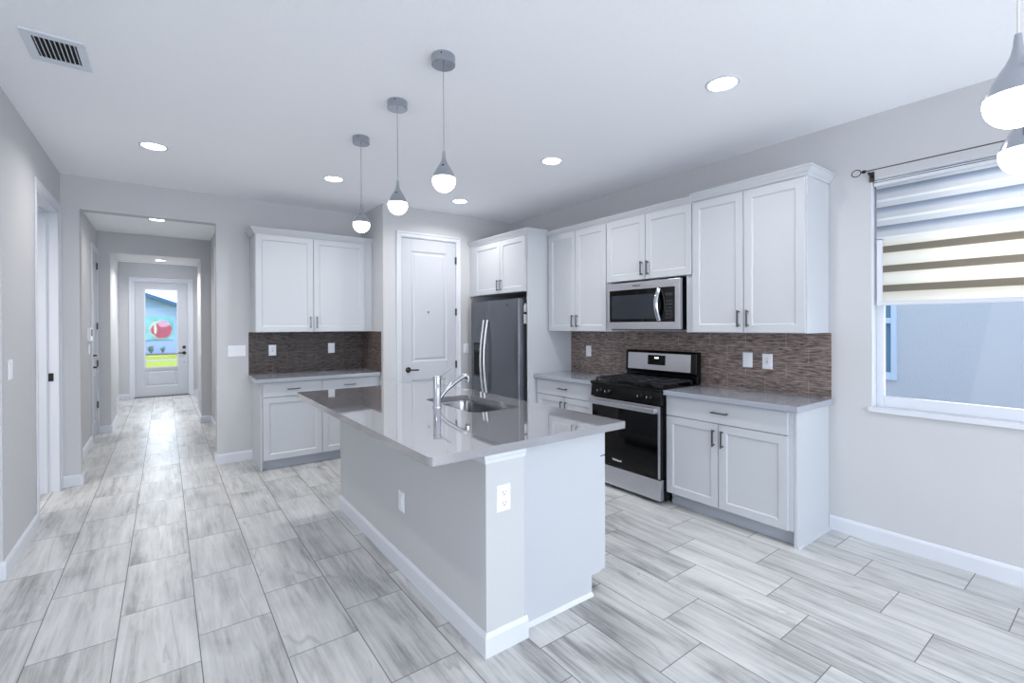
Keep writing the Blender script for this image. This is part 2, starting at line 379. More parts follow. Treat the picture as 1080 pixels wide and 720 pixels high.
baseboard('baseboard_left', [(XL, 3.871, XL, DY0-.07, 1, 0), (-3, 3.87, XL+.014, 3.87, 0, -1)])
baseboard('baseboard_pantry', [(XP, YP-.014, XP, 5.16, -1, 0), (XP-.014, YP, 2.115, YP, 0, -1), (2.965, YP, 3.10, YP, 0, -1)])
baseboard('baseboard_hall_left', [(HXL, YB+T+.014, HXL, 7.73, 1, 0)])
baseboard('baseboard_hall_right', [(HXR, YB+T+.014, HXR, 6.48, -1, 0), (HXR, 7.47, HXR, 8.42, -1, 0)])
baseboard('baseboard_arch_left', [(HXL, 8.42, -.598+.014, 8.42, 0, -1), (-.598, 8.42, -.598, 9.35, 1, 0)])
baseboard('baseboard_arch_right', [(HXR, 8.42, .435-.014, 8.42, 0, -1), (.435, 8.42, .435, 9.35, -1, 0)])
baseboard('baseboard_foyer', [(HXL, 9.35, HXL, 12.1, 1, 0), (HXR, 9.35, HXR, 12.1, -1, 0), (HXL, 12.1, -.58, 12.1, 0, -1), (.48, 12.1, HXR, 12.1, 0, -1)])

# ------------------------------------------------------------------ doors
def rw(v0): # right-wall frame: u -> Y, v outwards -> -X
    return lambda p: Vector((v0-p[1], p[0], p[2]))
def bw(v0): # facing -Y: u -> X, v outwards -> -Y
    return lambda p: Vector((p[0], v0-p[1], p[2]))
def lw(v0): # facing +X
    return lambda p: Vector((v0+p[1], p[0], p[2]))
def casing(Tm, u0, u1, ztop, w=.062, th=.018):
    b = B(Tm); t0 = .0006
    prof = [(0, t0), (0, th*.45), (w*.10, th*.55), (w*.55, th*.62), (w*.72, th), (w*.96, th), (w, th*.9), (w, t0)]
    secs = []
    for (uu, zz, du, dz) in ((u0, 0, -1, 0), (u0, ztop, -1, 1), (u1, ztop, 1, 1), (u1, 0, 1, 0)):
        secs.append([(uu+du*o, v, zz+dz*o) for o, v in prof])
    b.rings(secs); return b
def jamb(Tm, u0, u1, ztop, depth, th=.018):
    b = B(Tm); b.box(u0+.0005, u0+th, -depth, .0, 0, ztop-.0005); b.box(u1-th, u1-.0005, -depth, .0, 0, ztop-.0005); b.box(u0+th, u1-th, -depth, .0, ztop-th, ztop-.0005)
    b.box(u0+th, u0+th+.012, -depth*.65, -depth*.35, 0, ztop-th); b.box(u1-th-.012, u1-th, -depth*.65, -depth*.35, 0, ztop-th); b.box(u0+th, u1-th, -depth*.65, -depth*.35, ztop-th-.012, ztop-th)
    return b
def slab(Tm, u0, u1, z0, z1, v, holes, th=.04):
    """door leaf whose recessed panels (holes: u0,u1,z0,z1) are moulded in; full width rails between"""
    b = B(Tm); hs = sorted(holes, key=lambda h: h[2]); zc = z0
    hu0, hu1 = hs[0][0], hs[0][1]
    b.box(u0, hu0, v-th, v, z0, z1); b.box(hu1, u1, v-th, v, z0, z1)
    for h in hs:
        b.box(hu0, hu1, v-th, v, zc, h[2]); zc = h[3]
        b.panel(hu0, hu1, h[2], h[3], [(0, v-th), (0, v-.001), (.012, v-.010), (.03, v-.010), (.045, v-.003)])
    b.box(hu0, hu1, v-th, v, zc, z1)
    return b
def lever(Tm, u, z, v, d, parent, m='dark_metal'):
    b = B(Tm); n = 20
    b.rings([[(u+r*math.cos(2*PI*i/n), v+h, z+r*math.sin(2*PI*i/n)) for i in range(n)] for r, h in ((.032, 0), (.032, .008), (.022, .014), (.012, .016), (.011, .045))])
    b.tube([(u-d*.008, v+.042, z), (u+d*.03, v+.046, z), (u+d*.075, v+.042, z-.003), (u+d*.115, v+.04, z-.004)], .0085, 10)
    return obj('handle', b, m, parent, smooth=True)
def hinge(Tm, u, z, v, parent, m='hinge'):
    b = B(Tm); b.cyl((u, v+.006, z-.045), (u, v+.006, z+.045), .008, 10); b.box(u-.014, u+.014, v-.002, v+.003, z-.043, z+.043)
    return obj('hinge', b, m, parent)

# door_1: two-panel pantry door
d = struct('door_1', loc=(2.54, YP, 0)); Tm = bw(YP)
obj('casing', casing(Tm, 2.182, 2.898, 2.463), 'trim', d, .003)
obj('jamb', jamb(Tm, 2.166, 2.914, 2.474, .1), 'trim', d)
obj('slab', slab(Tm, 2.187, 2.893, .012, 2.452, -.006, [(2.308, 2.772, 1.015, 2.31), (2.308, 2.772, .22, .80)]), 'door', d, .002)
for z in (2.237, 1.604, .96, .22): hinge(Tm, 2.897, z, .0, d)
lever(Tm, 2.262, .925, -.006, 1, d)
b = B(Tm); b.lathe((2.524, -.006, 1.598), [(.0, 0), (.012, .001), (.010, .006), (0, .006)], 14, 'y'); obj('hook', b, 'nickel', d)
# door_4: the doorway in the left wall (leaf open out of sight)
d = struct('door_2', loc=(XL, 5.24, 0)); Tm = lw(XL)
obj('casing', casing(Tm, DY0, DY1, DZ, .066, .012), 'trim', d, .003); obj('jamb', jamb(Tm, DY0, DY1, DZ, T+.10), 'trim', d)
b = B(); b.box(XL-.068, XL-.035, DY1-.0205, DY1-.0175, .965, 1.035); b.box(XL-.058, XL-.045, DY1-.022, DY1-.019, .985, 1.015)
obj('strike_plate', b, 'dark_metal', d)
b = B(); b.box(XL-1.1, XL-T-.13, DY0-.03, DY0+.01, .012, DZ-.015); obj('slab', b, 'door', d, .002)
# door_3: hall closet door on the left hall wall
d = struct('door_3', loc=(HXL, 8.08, 0)); Tm = lw(HXL)
obj('casing', casing(Tm, 7.80, 8.37, 2.44, .045), 'trim', d, .003); obj('jamb', jamb(Tm, 7.80, 8.37, 2.44, T), 'trim', d)
obj('slab', slab(Tm, 7.82, 8.35, .012, 2.42, -.006, [(7.91, 8.26, 1.0, 2.3), (7.91, 8.26, .2, .8)]), 'door', d, .002)
for z in (2.25, 1.45, .95, .40): hinge(Tm, 8.352, z, .004, d)
lever(Tm, 7.87, .93, -.006, 1, d); lever(Tm, 7.87, 1.08, -.006, .25, d, 'hinge').name = 'deadbolt'
# door_4: door on the right hall wall
d = struct('door_4', loc=(HXR, 6.97, 0)); Tm = rw(HXR)
obj('casing', casing(Tm, 6.55, 7.40, 2.44), 'trim', d, .003); obj('jamb', jamb(Tm, 6.55, 7.40, 2.44, T), 'trim', d)
obj('slab', slab(Tm, 6.57, 7.38, .012, 2.42, -.02, [(6.69, 7.26, 1.0, 2.3), (6.69, 7.26, .2, .8)]), 'door', d, .002)
lever(Tm, 6.64, .95, -.02, 1, d)
# door_5: front door with a tall glass light
d = struct('door_5', loc=(-.045, 12.1, 0)); Tm = bw(12.1)
obj('casing', casing(Tm, -.505, .415, 2.375, .075), 'trim', d, .003); obj('jamb', jamb(Tm, -.505, .415, 2.375, .15, .02), 'trim', d)
b = B(Tm); v = -.03; gu0, gu1, gz0, gz1 = -.325, .21, .61, 2.205
b.box(-.483, gu0, v-.045, v, .02, 2.353); b.box(gu1, .393, v-.045, v, .02, 2.353); b.box(gu0, gu1, v-.045, v, gz1, 2.353)
b.box(gu0, gu1, v-.045, v, .55, gz0); b.box(gu0, gu1, v-.045, v, .02, .215)
b.panel(gu0, gu1, .215, .55, [(0, v-.045), (0, v-.001), (.012, v-.012), (.03, v-.012), (.05, v-.003)])
obj('slab', b, 'door', d, .002)
b = B(Tm)
for a in ((gu0-.02, gu0+.008, gz0-.02, gz1+.02), (gu1-.008, gu1+.02, gz0-.02, gz1+.02), (gu0, gu1, gz0-.02, gz0+.008), (gu0, gu1, gz1-.008, gz1+.02)): b.box(a[0], a[1], v-.002, v+.01, a[2], a[3])
obj('glass_frame', b, 'trim', d, .002)
obj('glass', B(Tm).box(gu0, gu1, v-.026, v-.02, gz0, gz1), 'glass', d)
b = B(Tm); b.lathe((.33, 0, 1.01), [(0, 0), (.033, 0), (.033, 0), (0, 0)], 4, 'y') if False else None
for nm, z, r in (('deadbolt', 1.01, .032), ('lock_rose', .89, .034)):
    b = B(Tm); n = 18
    b.rings([[(.325+rr*math.cos(2*PI*i/n), v+h, z+rr*math.sin(2*PI*i/n)) for i in range(n)] for rr, h in ((r, 0), (r, .01), (r*.6, .02), (r*.55, .035))])
    obj(nm, b, 'dark_metal', d, smooth=True)
b = B(Tm); b.tube([(.325, v+.035, .89), (.26, v+.045, .89), (.215, v+.04, .888)], .009, 8); obj('handle', b, 'dark_metal', d, smooth=True)
b = B(Tm); b.box(.318, .332, v, v+.012, .69, .705); obj('door_stop', b, 'dark_metal', d)
b = B(Tm); b.box(-.505, .415, -.12, .005, 0, .018); obj('threshold', b, 'nickel', d)

# ------------------------------------------------------------------ window and what lies outside
w = struct('window_1', loc=(XW, .13, WZ0))
b = B(); b.box(XW+.001, XW+T, WY1-.008, WY1-.0008, WZ0+.0055, WZ1-.0008); b.box(XW+.001, XW+T, WY0+.0008, WY0+.008, WZ0+.0055, WZ1-.0008); b.box(XW+.001, XW+T, WY0+.008, WY1-.008, WZ1-.008, WZ1-.0008)
obj('reveal', b, 'trim', w)
b = B(); b.box(XW-.022, XW-.0006, WY0-.02, WY1+.01, WZ0-.022, WZ0+.005); b.box(XW-.0006, XW+T, WY0+.001, WY1-.001, WZ0+.0006, WZ0+.005); obj('sill', b, 'trim', w)
fx = XW+.07; fr = B()
for (y0, y1, z0, z1) in ((WY1-.05, WY1-.0085, WZ0+.0055, WZ1-.0085), (WY0+.0085, WY0+.05, WZ0+.0055, WZ1-.0085), (WY0+.05, WY1-.05, WZ0+.0055, WZ0+.075), (WY0+.05, WY1-.05, WZ1-.06, WZ1-.0085), (.09, .17, WZ0+.075, WZ1-.06)):
    fr.box(fx, fx+.04, y0, y1, z0, z1)
fr.box(fx+.006, fx+.034, WY0+.05, .09, 1.60, 1.645); fr.box(fx+.006, fx+.034, .17, WY1-.05, 1.60, 1.645)
obj('frame', fr, 'trim', w, .003)
obj('glass', B().box(fx+.018, fx+.022, WY0+.05, WY1-.05, WZ0+.075, WZ1-.06), 'glass', w)
# zebra blind
bl = thing('zebra_blind', 'zebra roller blind half lowered in the window, white bands above, tan bands with painted sunlit cream below', 'blind', (XW+.04, .13, 1.55))
b = B(); b.box(XW+.01, XW+.062, WY0+.012, WY1-.012, 2.335, 2.38); obj('headrail', b, 'trim', bl, .004)
b = B(); b.box(XW+.008, XW+.0099, WY0+.014, WY1-.014, 2.357, 2.361); b.box(XW+.008, XW+.0099, WY0+.014, WY1-.014, 2.369, 2.373); obj('rail_groove', b, 'hinge', bl)
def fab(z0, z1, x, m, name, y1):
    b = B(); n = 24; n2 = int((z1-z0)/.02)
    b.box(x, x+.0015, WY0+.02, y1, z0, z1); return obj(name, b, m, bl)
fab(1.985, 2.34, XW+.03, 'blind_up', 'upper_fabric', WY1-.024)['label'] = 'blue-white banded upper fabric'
fab(1.575, 1.99, XW+.034, 'blind_lo', 'lower_fabric', WY1-.024-.03)['label'] = 'lower fabric with tan bands and painted sunlit cream'
b = B(); b.box(XW+.026, XW+.046, WY0+.018, WY1-.022, 1.553, 1.578); obj('bottom_rail', b, 'trim', bl, .004)
b = B(); b.box(XW+.03, XW+.0315, WY1-.055, WY1-.024, 1.575, 1.99); obj('edge_fabric', b, 'trim', bl)
# curtain rod
cr_ = thing('curtain_rod', 'thin dark curtain rod with a ring finial mounted on the wall above the window', 'curtain rod', (XW, .13, 2.43))
RX = XW-.07; RZ = 2.425
b = B(); b.cyl((RX, 1.10, RZ), (RX, -.95, RZ), .0035, 10); obj('rod', b, 'hinge', cr_, smooth=True)
b = B()
pts = [(RX, 1.142+.026*math.cos(a), RZ+.022*math.sin(a)) for a in [2*PI*i/20 for i in range(21)]]
b.tube(pts, .0028, 8); b.lathe((RX, 1.098, RZ), [(0, -.012), (.011, -.008), (.011, .006), (.004, .016), (0, .018)], 12, 'y'); obj('finial', b, 'dark_metal', cr_, smooth=True)
for y in (1.075, -.9):
    b = B(); b.tube([(RX, y, RZ-.012), (RX+.02, y, RZ-.022), (XW-.01, y, RZ-.022)], .006, 8); b.box(XW-.008, XW-.001, y-.013, y+.013, RZ-.06, RZ+.005); obj('bracket', b, 'dark_metal', cr_)
# neighbouring house past the side window
NYA, NZA = 1.667, .87
nb = thing('neighbouring_house', 'pale blue stucco house wall seen through the window on the right', 'house', (6.4, 0, 0))
b = B(); NY0, NY1, NZ0, NZ1 = NYA, NYA+.95, NZA, 2.3
NX = 6.4
b.box(NX, NX+.3, -9, NY0, -1, 4.6); b.box(NX, NX+.3, NY1, 9, -1, 4.6); b.box(NX, NX+.3, NY0, NY1, -1, NZ0); b.box(NX, NX+.3, NY0, NY1, NZ1, 4.6)
obj('wall', b, 'stucco', nb)
b = B()
for a in ((NY0-.05, NY0, NZ0-.05, NZ1+.05), (NY1-.03, NY1+.05, NZ0-.05, NZ1+.05), (NY0, NY1-.03, NZ0-.05, NZ0+.03), (NY0, NY1-.03, NZ1-.03, NZ1+.05), (NY0, NY1-.03, 1.44, 1.50)): b.box(NX-.02, NX+.015, *a)
wn_ = obj('window_frame', b, 'stucco_trim', nb, .004)
b = B(); b.box(NX+.02, NX+.05, NY0+.001, NY1-.03, NZ0+.03, NZ1-.03)
obj('pane', b, 'louver', wn_)
fp_ = obj('footpath', B().box(-20, 20, 27.0, 27.8, -.119, -.105), 'path'); tag(fp_, 'grey footpath crossing the lawn in front of the house', 'path')
struct('ground', B().box(-60, 60, -40, 80, -.35, -.14), 'path')

# street side: lawn, house across, planting
g = obj('lawn', B().box(-20, 20, 15.0, 33.0, -.14, -.12), 'grass'); tag(g, 'yellow-green lawn beyond the front door', 'lawn')
g['kind'] = 'stuff'
HY = 34.0
hs = thing('house', 'pale blue gabled house across the lawn, seen through the front door', 'house', (0, HY, -.14))
b = B(); zl = lambda x: 3.2-.377*(x+.9); b.prism([(-6, -.14), (6, -.14), (6, zl(6)), (-6, zl(-6))], 1, HY, HY+9)
obj('wall', b, 'house', hs)
b = B(); b.prism([(-6.3, zl(-6.3)), (6.3, zl(6.3)), (6.3, zl(6.3)+.2), (-6.3, zl(-6.3)+.2)], 1, HY-.5, HY+9.3); obj('roof', b, 'roof', hs)
b = B(); b.box(-1.3, .42, HY-.07, HY-.001, .72, 2.08); pn = obj('panel', b, 'teal', hs); pn['label'] = 'teal panel'
def blob(cx, cz, rx, rz, m, y, seed):
    b = B(); n = 22; rnd = random.Random(seed)
    pts = [(cx+rx*math.cos(2*PI*i/n)*(1+rnd.uniform(-.1, .1)), cz+rz*math.sin(2*PI*i/n)*(1+rnd.uniform(-.12, .12))) for i in range(n)]
    b.prism(pts, 1, y-.03, y); return obj('artwork', b, m, pn)
blob(-.19, 1.32, .52, .52, 'cream_art', HY-.08, 3); blob(-.16, 1.27, .48, .43, 'red_art', HY-.12, 5)
blob(-.08, 1.62, .24, .19, 'pink_art', HY-.16, 8); blob(-.44, 1.34, .07, .30, 'cream_art', HY-.16, 9)
def shrub(x, s, y, label):
    b = B(); rnd = random.Random(int(x*100))
    for i in range(26):
        a = rnd.uniform(0, 2*PI); l = s*rnd.uniform(.6, 1.1); t = rnd.uniform(.15, .75)
        p0 = Vector((x, y, -.064)); p1 = p0+Vector((math.cos(a)*l*t, math.sin(a)*l*t*.6, l))
        mid = (p0+p1)/2+Vector((0, 0, l*.12)); w_ = .035*s*2
        sd = Vector((-math.sin(a), math.cos(a), 0))*w_
        b.rings([[tuple(p0-sd*.3), tuple(p0+sd*.3), tuple(p0+sd*.3+Vector((0, .01, 0))), tuple(p0-sd*.3+Vector((0, .01, 0)))], [tuple(mid-sd), tuple(mid+sd), tuple(mid+sd+Vector((0, .01, 0))), tuple(mid-sd+Vector((0, .01, 0)))], [tuple(p1-sd*.1), tuple(p1+sd*.1), tuple(p1+sd*.1+Vector((0, .01, 0))), tuple(p1-sd*.1+Vector((0, .01, 0)))]])
    return tag(obj('shrub', b, 'shrub'), label, 'shrub')
bm_ = obj('mulch_bed', B().box(-6, 6, 33.0, HY-.005, -.14, -.07), 'mulch'); tag(bm_, 'dark mulch bed along the foot of the house across the lawn', 'flower bed')
shrub(-.64, .46, 33.4, 'left of the two spiky green shrubs seen through the front door')
shrub(-.10, .42, 33.4, 'right of the two spiky green shrubs seen through the front door')

# ------------------------------------------------------------------ cabinets
DPROF = lambda v0, v1: [(0, v0), (0, v1), (.056, v1), (.062, v1-.006), (.066, v1-.008)]
def cab_door(Tm, u0, u1, z0, z1, v, parent, name='door', th=.02, inset=None):
    b = B(Tm)
    pr = DPROF(v, v+th) if name == 'door' else [(0, v), (0, v+th)]
    b.panel(u0, u1, z0, z1, pr); return obj(name, b, 'cab', parent, .0015)
def pull(Tm, u, z, v, parent, vert=True, L=.10):
    b = B(Tm); h = L/2; r = .0055
    if vert:
        for s in (-1, 1): b.box(u-r, u+r, v, v+.026, z+s*h-r, z+s*h+r)
        b.box(u-r, u+r, v+.022, v+.032, z-h-.012, z+h+.012)
    else:
        for s in (-1, 1): b.box(u+s*h-r, u+s*h+r, v, v+.026, z-r, z+r)
        b.box(u-h-.012, u+h+.012, v+.022, v+.032, z-r, z+r)
    return obj('handle', b, 'nickel', parent, .0015)
G = .003
def crown(Tm, u0, u1, v, z, parent, retL=None, retR=None, proj=.045, h=.058):
    """mitred crown: front run from u0 to u1; returns go back to v=ret on that side"""
    prof = [(0, 0), (.008, 0), (.012, .012), (proj*.55, h*.45), (proj*.85, h*.8), (proj, h*.86), (proj, h), (0, h)]
    b = B(Tm); secs = []
    if retL is not None: secs.append([(u0-d, retL, z+q) for d, q in prof])
    secs.append([(u0-(d if retL is not None else 0), v+d, z+q) for d, q in prof])
    secs.append([(u1+(d if retR is not None else 0), v+d, z+q) for d, q in prof])
    if retR is not None: secs.append([(u1+d, retR, z+q) for d, q in prof])
    b.rings(secs); return obj('crown_moulding', b, 'cab', parent)

def wall_cab(Tm, loc, label, u0, u1, z0, z1, depth, splits, back=0.002, hz=None, doortop=None, group=None):
    t = thing('wall_cabinet', label, 'cabinet', loc, group)
    obj('body', B(Tm).box(u0, u1, back, depth-.02, z0, z1), 'cab', t, .0015)
    edges = splits; n = len(edges)-1
    for i in range(n):
        a, c = edges[i]+G, edges[i+1]-G
        dr = cab_door(Tm, a, c, z0+.004, (doortop or z1)-.004, depth-.02, t)
        hu = c-.03 if i % 2 == 0 else a+.03
        pull(Tm, hu, (hz or z0+.105), depth, dr)
    return t
Tm = rw(XW)
DP = XW-3.37
# right double cabinet
t = wall_cab(Tm, (XW, 1.73, 1.372), 'white tall double-door wall cabinet nearest the window, at the right end of the run', 1.325, 2.152, 1.372, 2.425, DP, (1.33, 1.739, 2.15), doortop=2.40)
crown(Tm, 1.325, 2.152, DP-.02, 2.41, t, retL=0.002, h=.062)
# over-microwave cabinet
t2 = wall_cab(Tm, (XW, 2.60, 1.83), 'white short double-door wall cabinet above the microwave', 2.153, 3.052, 1.832, 2.408, DP, (2.153, 2.604, 3.052), hz=1.93, doortop=2.40)
crown(Tm, 2.153, 3.052, DP-.02, 2.395, t2)
for a_, c_ in ((2.153, 2.212), (3.006, 3.052)): obj('filler_strip', B(Tm).box(a_, c_, .2, DP-.02, 1.372, 1.831), 'cab', t2, .001)
# left double cabinet
t3 = wall_cab(Tm, (XW, 3.48, 1.372), 'white tall double-door wall cabinet between the microwave and the fridge panel', 3.053, 3.914, 1.372, 2.408, DP, (3.055, 3.474, 3.885), doortop=2.40)
crown(Tm, 3.053, 3.914, DP-.02, 2.395, t3)
# fridge side panel and cabinet over the fridge
FX = 3.105
Tf = rw(XW); DF = XW-FX+.02
t4 = wall_cab(Tf, (XW, 4.45, 1.80), 'white deep double-door cabinet above the refrigerator', 3.938, 5.083, 1.80, 2.425, DF, (3.938, 4.405, 4.945), hz=1.895, doortop=2.40)
obj('side_panel', B().box(FX, XW-.002, 3.9165, 3.9365, 0, 2.425), 'cab', t4, .0015)['label'] = 'tall white panel reaching the floor beside the refrigerator'
b = B(Tf); b.box(4.947, 5.083, DF-.021, DF-.012, 1.80, 2.425); obj('filler_strip', b, 'cab', t4)
crown(Tf, 3.917, 5.083, DF-.02, 2.41, t4, retL=DP+.02)
# back-wall uppers
Tb = bw(YB); DB = YB-5.41
t5 = wall_cab(Tb, (1.35, YB, 1.374), 'white double-door wall cabinet on the back wall above the dark tiles', .742, XP-.002, 1.374, 2.415, DB, (.744, 1.307, 1.872), doortop=2.39)
crown(Tb, .742, XP-.002, DB-.02, 2.392, t5, retL=0.002, h=.062)

def base_cab(Tm, loc, label, u0, u1, depth, splits, drawers, ztop=.876, handleside=True, knob=False, back=.002, toe=.075, endpanel=None, dz=.715, two_drawer=False, group=None):
    t = thing('base_cabinet', label, 'cabinet', loc, group)
    b = B(Tm); b.box(u0, u1, back, depth-.02, .1, ztop); obj('body', b, 'cab', t, .0015)
    obj('toe_kick', B(Tm).box(u0+.004, u1-.004, back, depth-toe, 0, .1), 'toe', t)
    for a, c in drawers:
        dr = cab_door(Tm, a+G, c-G, dz+.003, ztop-.006, depth-.02, t, 'drawer'); pull(Tm, (a+c)/2, (dz+ztop)/2, depth, dr, False)
    for i in range(len(splits)-1):
        a, c = splits[i]+G, splits[i+1]-G
        dr = cab_door(Tm, a, c, .104, dz-.003, depth-.02, t)
        hu = c-.03 if i % 2 == 0 else a+.03
        if knob:
            kb = B(Tm); n = 14; kb.rings([[(hu+r*math.cos(2*PI*k/n), depth+h, dz-.045+r*math.sin(2*PI*k/n)) for k in range(n)] for r, h in ((.006, 0), (.006, .012), (.014, .018), (.014, .024), (.009, .028))])
            obj('knob', kb, 'nickel', dr, smooth=True)
        else: pull(Tm, hu, dz-.105, depth, dr)
    return t
DBs = XW-3.21
t = base_cab(Tm, (XW, 1.82, 0), 'white base cabinet right of the range with one wide drawer over two doors', 1.345, 2.283, DBs, (1.37, 1.842, 2.281), [(1.37, 2.281)])
b = B(Tm); b.box(1.325, 1.344, .002, DBs-.022, 0, .876); obj('end_panel', b, 'cab', t, .0015)
b = B(Tm); b.prism([(1.3249, 0), (1.310, 0), (1.312, .01), (1.3249, .018)], 1, .016, DBs-.022); obj('shoe_moulding', b, 'cab', t)
t = base_cab(Tm, (XW, 3.48, 0), 'white base cabinet between the range and the fridge panel with a top drawer', 3.056, 3.914, DBs, (3.06, 3.47, 3.905), [(3.06, 3.905)])
t = base_cab(Tb, (1.35, YB, 0), 'white base cabinet under the dark back wall tiles with two drawers and two doors', .77, XP-.002, YB-5.18, (.772, 1.332, 1.90), [(.772, 1.332), (1.332, 1.90)], knob=True, dz=.728)
b = B(Tb); b.box(.752, .769, .002, YB-5.18-.02, 0, .876); obj('end_panel', b, 'cab', t, .0015)

def rounded(u0, u1, w0, w1, r, n=5, corners=(1, 1, 1, 1)):
    out = []
    for (cx, cy, a0, k) in ((u0, w0, PI, 0), (u1, w0, 1.5*PI, 1), (u1, w1, 0, 2), (u0, w1, .5*PI, 3)):
        rr = r*corners[k]
        if rr < 1e-5: out.append((cx, cy)); continue
        ox = cx+rr*(1 if cx == u0 else -1); oy = cy+rr*(1 if cy == w0 else -1)
        for i in range(n+1):
            a = a0+.5*PI*i/n; out.append((ox+rr*math.cos(a), oy+rr*math.sin(a)))
    return out
def top_(name, poly, z0, z1, m, label, cat='countertop'):
    b = B(); b.prism(poly, 2, z0, z1); return tag(obj(name, b, m, bevel=.003), label, cat)
CT = .915
top_('countertop', rounded(3.175, XW-.011, 1.295, 2.286, .006), .877, CT, 'quartz_side', 'grey quartz worktop right of the range below two outlets')
top_('countertop', rounded(3.175, XW-.011, 3.053, 3.9155, .006), .877, CT, 'quartz_side', 'short grey quartz worktop between the range and the fridge panel')
top_('countertop', rounded(.715, XP-.012, 5.145, YB-.011, .006), .877, CT, 'quartz_side', 'grey quartz worktop on the back wall below the dark glossy tiles')
# backsplashes
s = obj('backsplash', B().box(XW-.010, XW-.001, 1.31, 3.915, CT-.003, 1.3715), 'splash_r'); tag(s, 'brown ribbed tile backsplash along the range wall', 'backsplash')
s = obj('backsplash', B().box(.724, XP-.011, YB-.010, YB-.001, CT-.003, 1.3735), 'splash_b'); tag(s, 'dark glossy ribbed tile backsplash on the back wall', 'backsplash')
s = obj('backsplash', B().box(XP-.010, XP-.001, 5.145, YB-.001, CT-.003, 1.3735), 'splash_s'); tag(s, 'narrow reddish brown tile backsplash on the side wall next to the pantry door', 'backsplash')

# ------------------------------------------------------------------ outlets and switches
def plate(name, Tm, u, z, w, h, kind, label, cat, v=0):
    o = thing(name, label, cat, tuple(Tm(Vector((u, v, z-h/2)))))
    b = B(Tm); b.panel(u-w/2, u+w/2, z-h/2, z+h/2, [(0, v), (0, v+.003), (.003, v+.006)]); obj('cover_plate', b, 'plate', o)
    n = {'triple': 3}.get(kind, 1)
    if kind == 'duplex':
        for s_ in (-1, 1):
            b = B(Tm); zc = z+s_*.0235
            b.prism([(u+.016*math.cos(a), zc+.0145*math.sin(a)) for a in [2*PI*i/16 for i in range(16)]], 1, v+.006, v+.0085)
            so_ = obj('socket', b, 'plate', o, .001)
            b = B(Tm)
            for du in (-.0065, .0065): b.box(u+du-.0013, u+du+.0013, v+.0085, v+.0092, zc+.001, zc+.0095)
            b.prism([(u+.0032*math.cos(a), zc-.0065+.0032*math.sin(a)) for a in [2*PI*i/8 for i in range(8)]], 1, v+.0085, v+.0092)
            obj('slot', b, 'slot', so_)
    elif kind == 'decora':
        b = B(Tm); b.box(u-.0165, u+.0165, v+.006, v+.009, z-.033, z+.033); r_ = obj('receptacle', b, 'plate', o, .001)
        b = B(Tm)
        for s_ in (-1, 1):
            for du in (-.0065, .0065): b.box(u+du-.0014, u+du+.0014, v+.009, v+.0096, z+s_*.018-.001, z+s_*.018+.008)
        b.box(u-.007, u+.007, v+.009, v+.0096, z-.003, z+.003)
        obj('slot', b, 'slot', r_)
    else:
        for i in range(n):
            uc = u+(i-(n-1)/2)*.046
            b = B(Tm); b.rings([[(uc-.0165, v+.005, z-.033), (uc+.0165, v+.005, z-.033), (uc+.0165, v+.005, z+.033), (uc-.0165, v+.005, z+.033)], [(uc-.0165, v+.0075, z-.033), (uc+.0165, v+.0075, z-.033), (uc+.0165, v+.0105, z+.033), (uc-.0165, v+.0105, z+.033)]])
            obj('rocker', b, 'plate', o, .001)
    return o
Ts = rw(XW-.010); Tbs = bw(YB-.010)
plate('wall_outlet', Ts, 1.74, 1.148, .075, .117, 'decora', 'white outlet on the brown tiles, the one nearer the window', 'outlet')
plate('light_switch', Ts, 1.893, 1.152, .075, .117, 'single', 'white rocker switch on the brown tiles just right of the range', 'switch')
plate('light_switch', Ts, 3.64, 1.152, .075, .117, 'single', 'white rocker switch on the brown tiles left of the range', 'switch')
plate('wall_outlet', Tbs, .955, 1.172, .075, .117, 'decora', 'left white outlet on the dark back wall tiles', 'outlet')
plate('light_switch', Tbs, 1.586, 1.178, .075, .117, 'single', 'white switch plate on the dark back wall tiles, right of the outlet', 'switch')
plate('light_switch', bw(YB), .615, 1.175, .165, .117, 'triple', 'white three-gang switch plate on the back wall beside the dark tiles', 'switch')
plate('light_switch', bw(YP), 3.04, 1.153, .075, .117, 'single', 'white switch between the pantry door and the refrigerator', 'switch')
plate('light_switch', lw(XL), 4.045, 1.18, .075, .117, 'single', 'white switch on the near end of the left wall', 'switch')
plate('light_switch', lw(HXL), 7.55, 1.17, .075, .117, 'single', 'small white switch below the keypad in the hallway', 'switch')
plate('wall_outlet', lw(HXL), 6.72, .42, .075, .117, 'duplex', 'white outlet low on the left hallway wall', 'outlet')
k = thing('alarm_keypad', 'white alarm keypad on the left hallway wall above the small switch', 'keypad', (HXL, 7.5, 1.3))
Th = lw(HXL); b = B(Th); b.panel(7.40, 7.56, 1.27, 1.43, [(0, 0), (0, .028), (.008, .034)]); obj('case', b, 'plate', k)
b = B(Th); b.box(7.43, 7.53, .034, .036, 1.33, 1.41); obj('screen', b, 'slot', k)

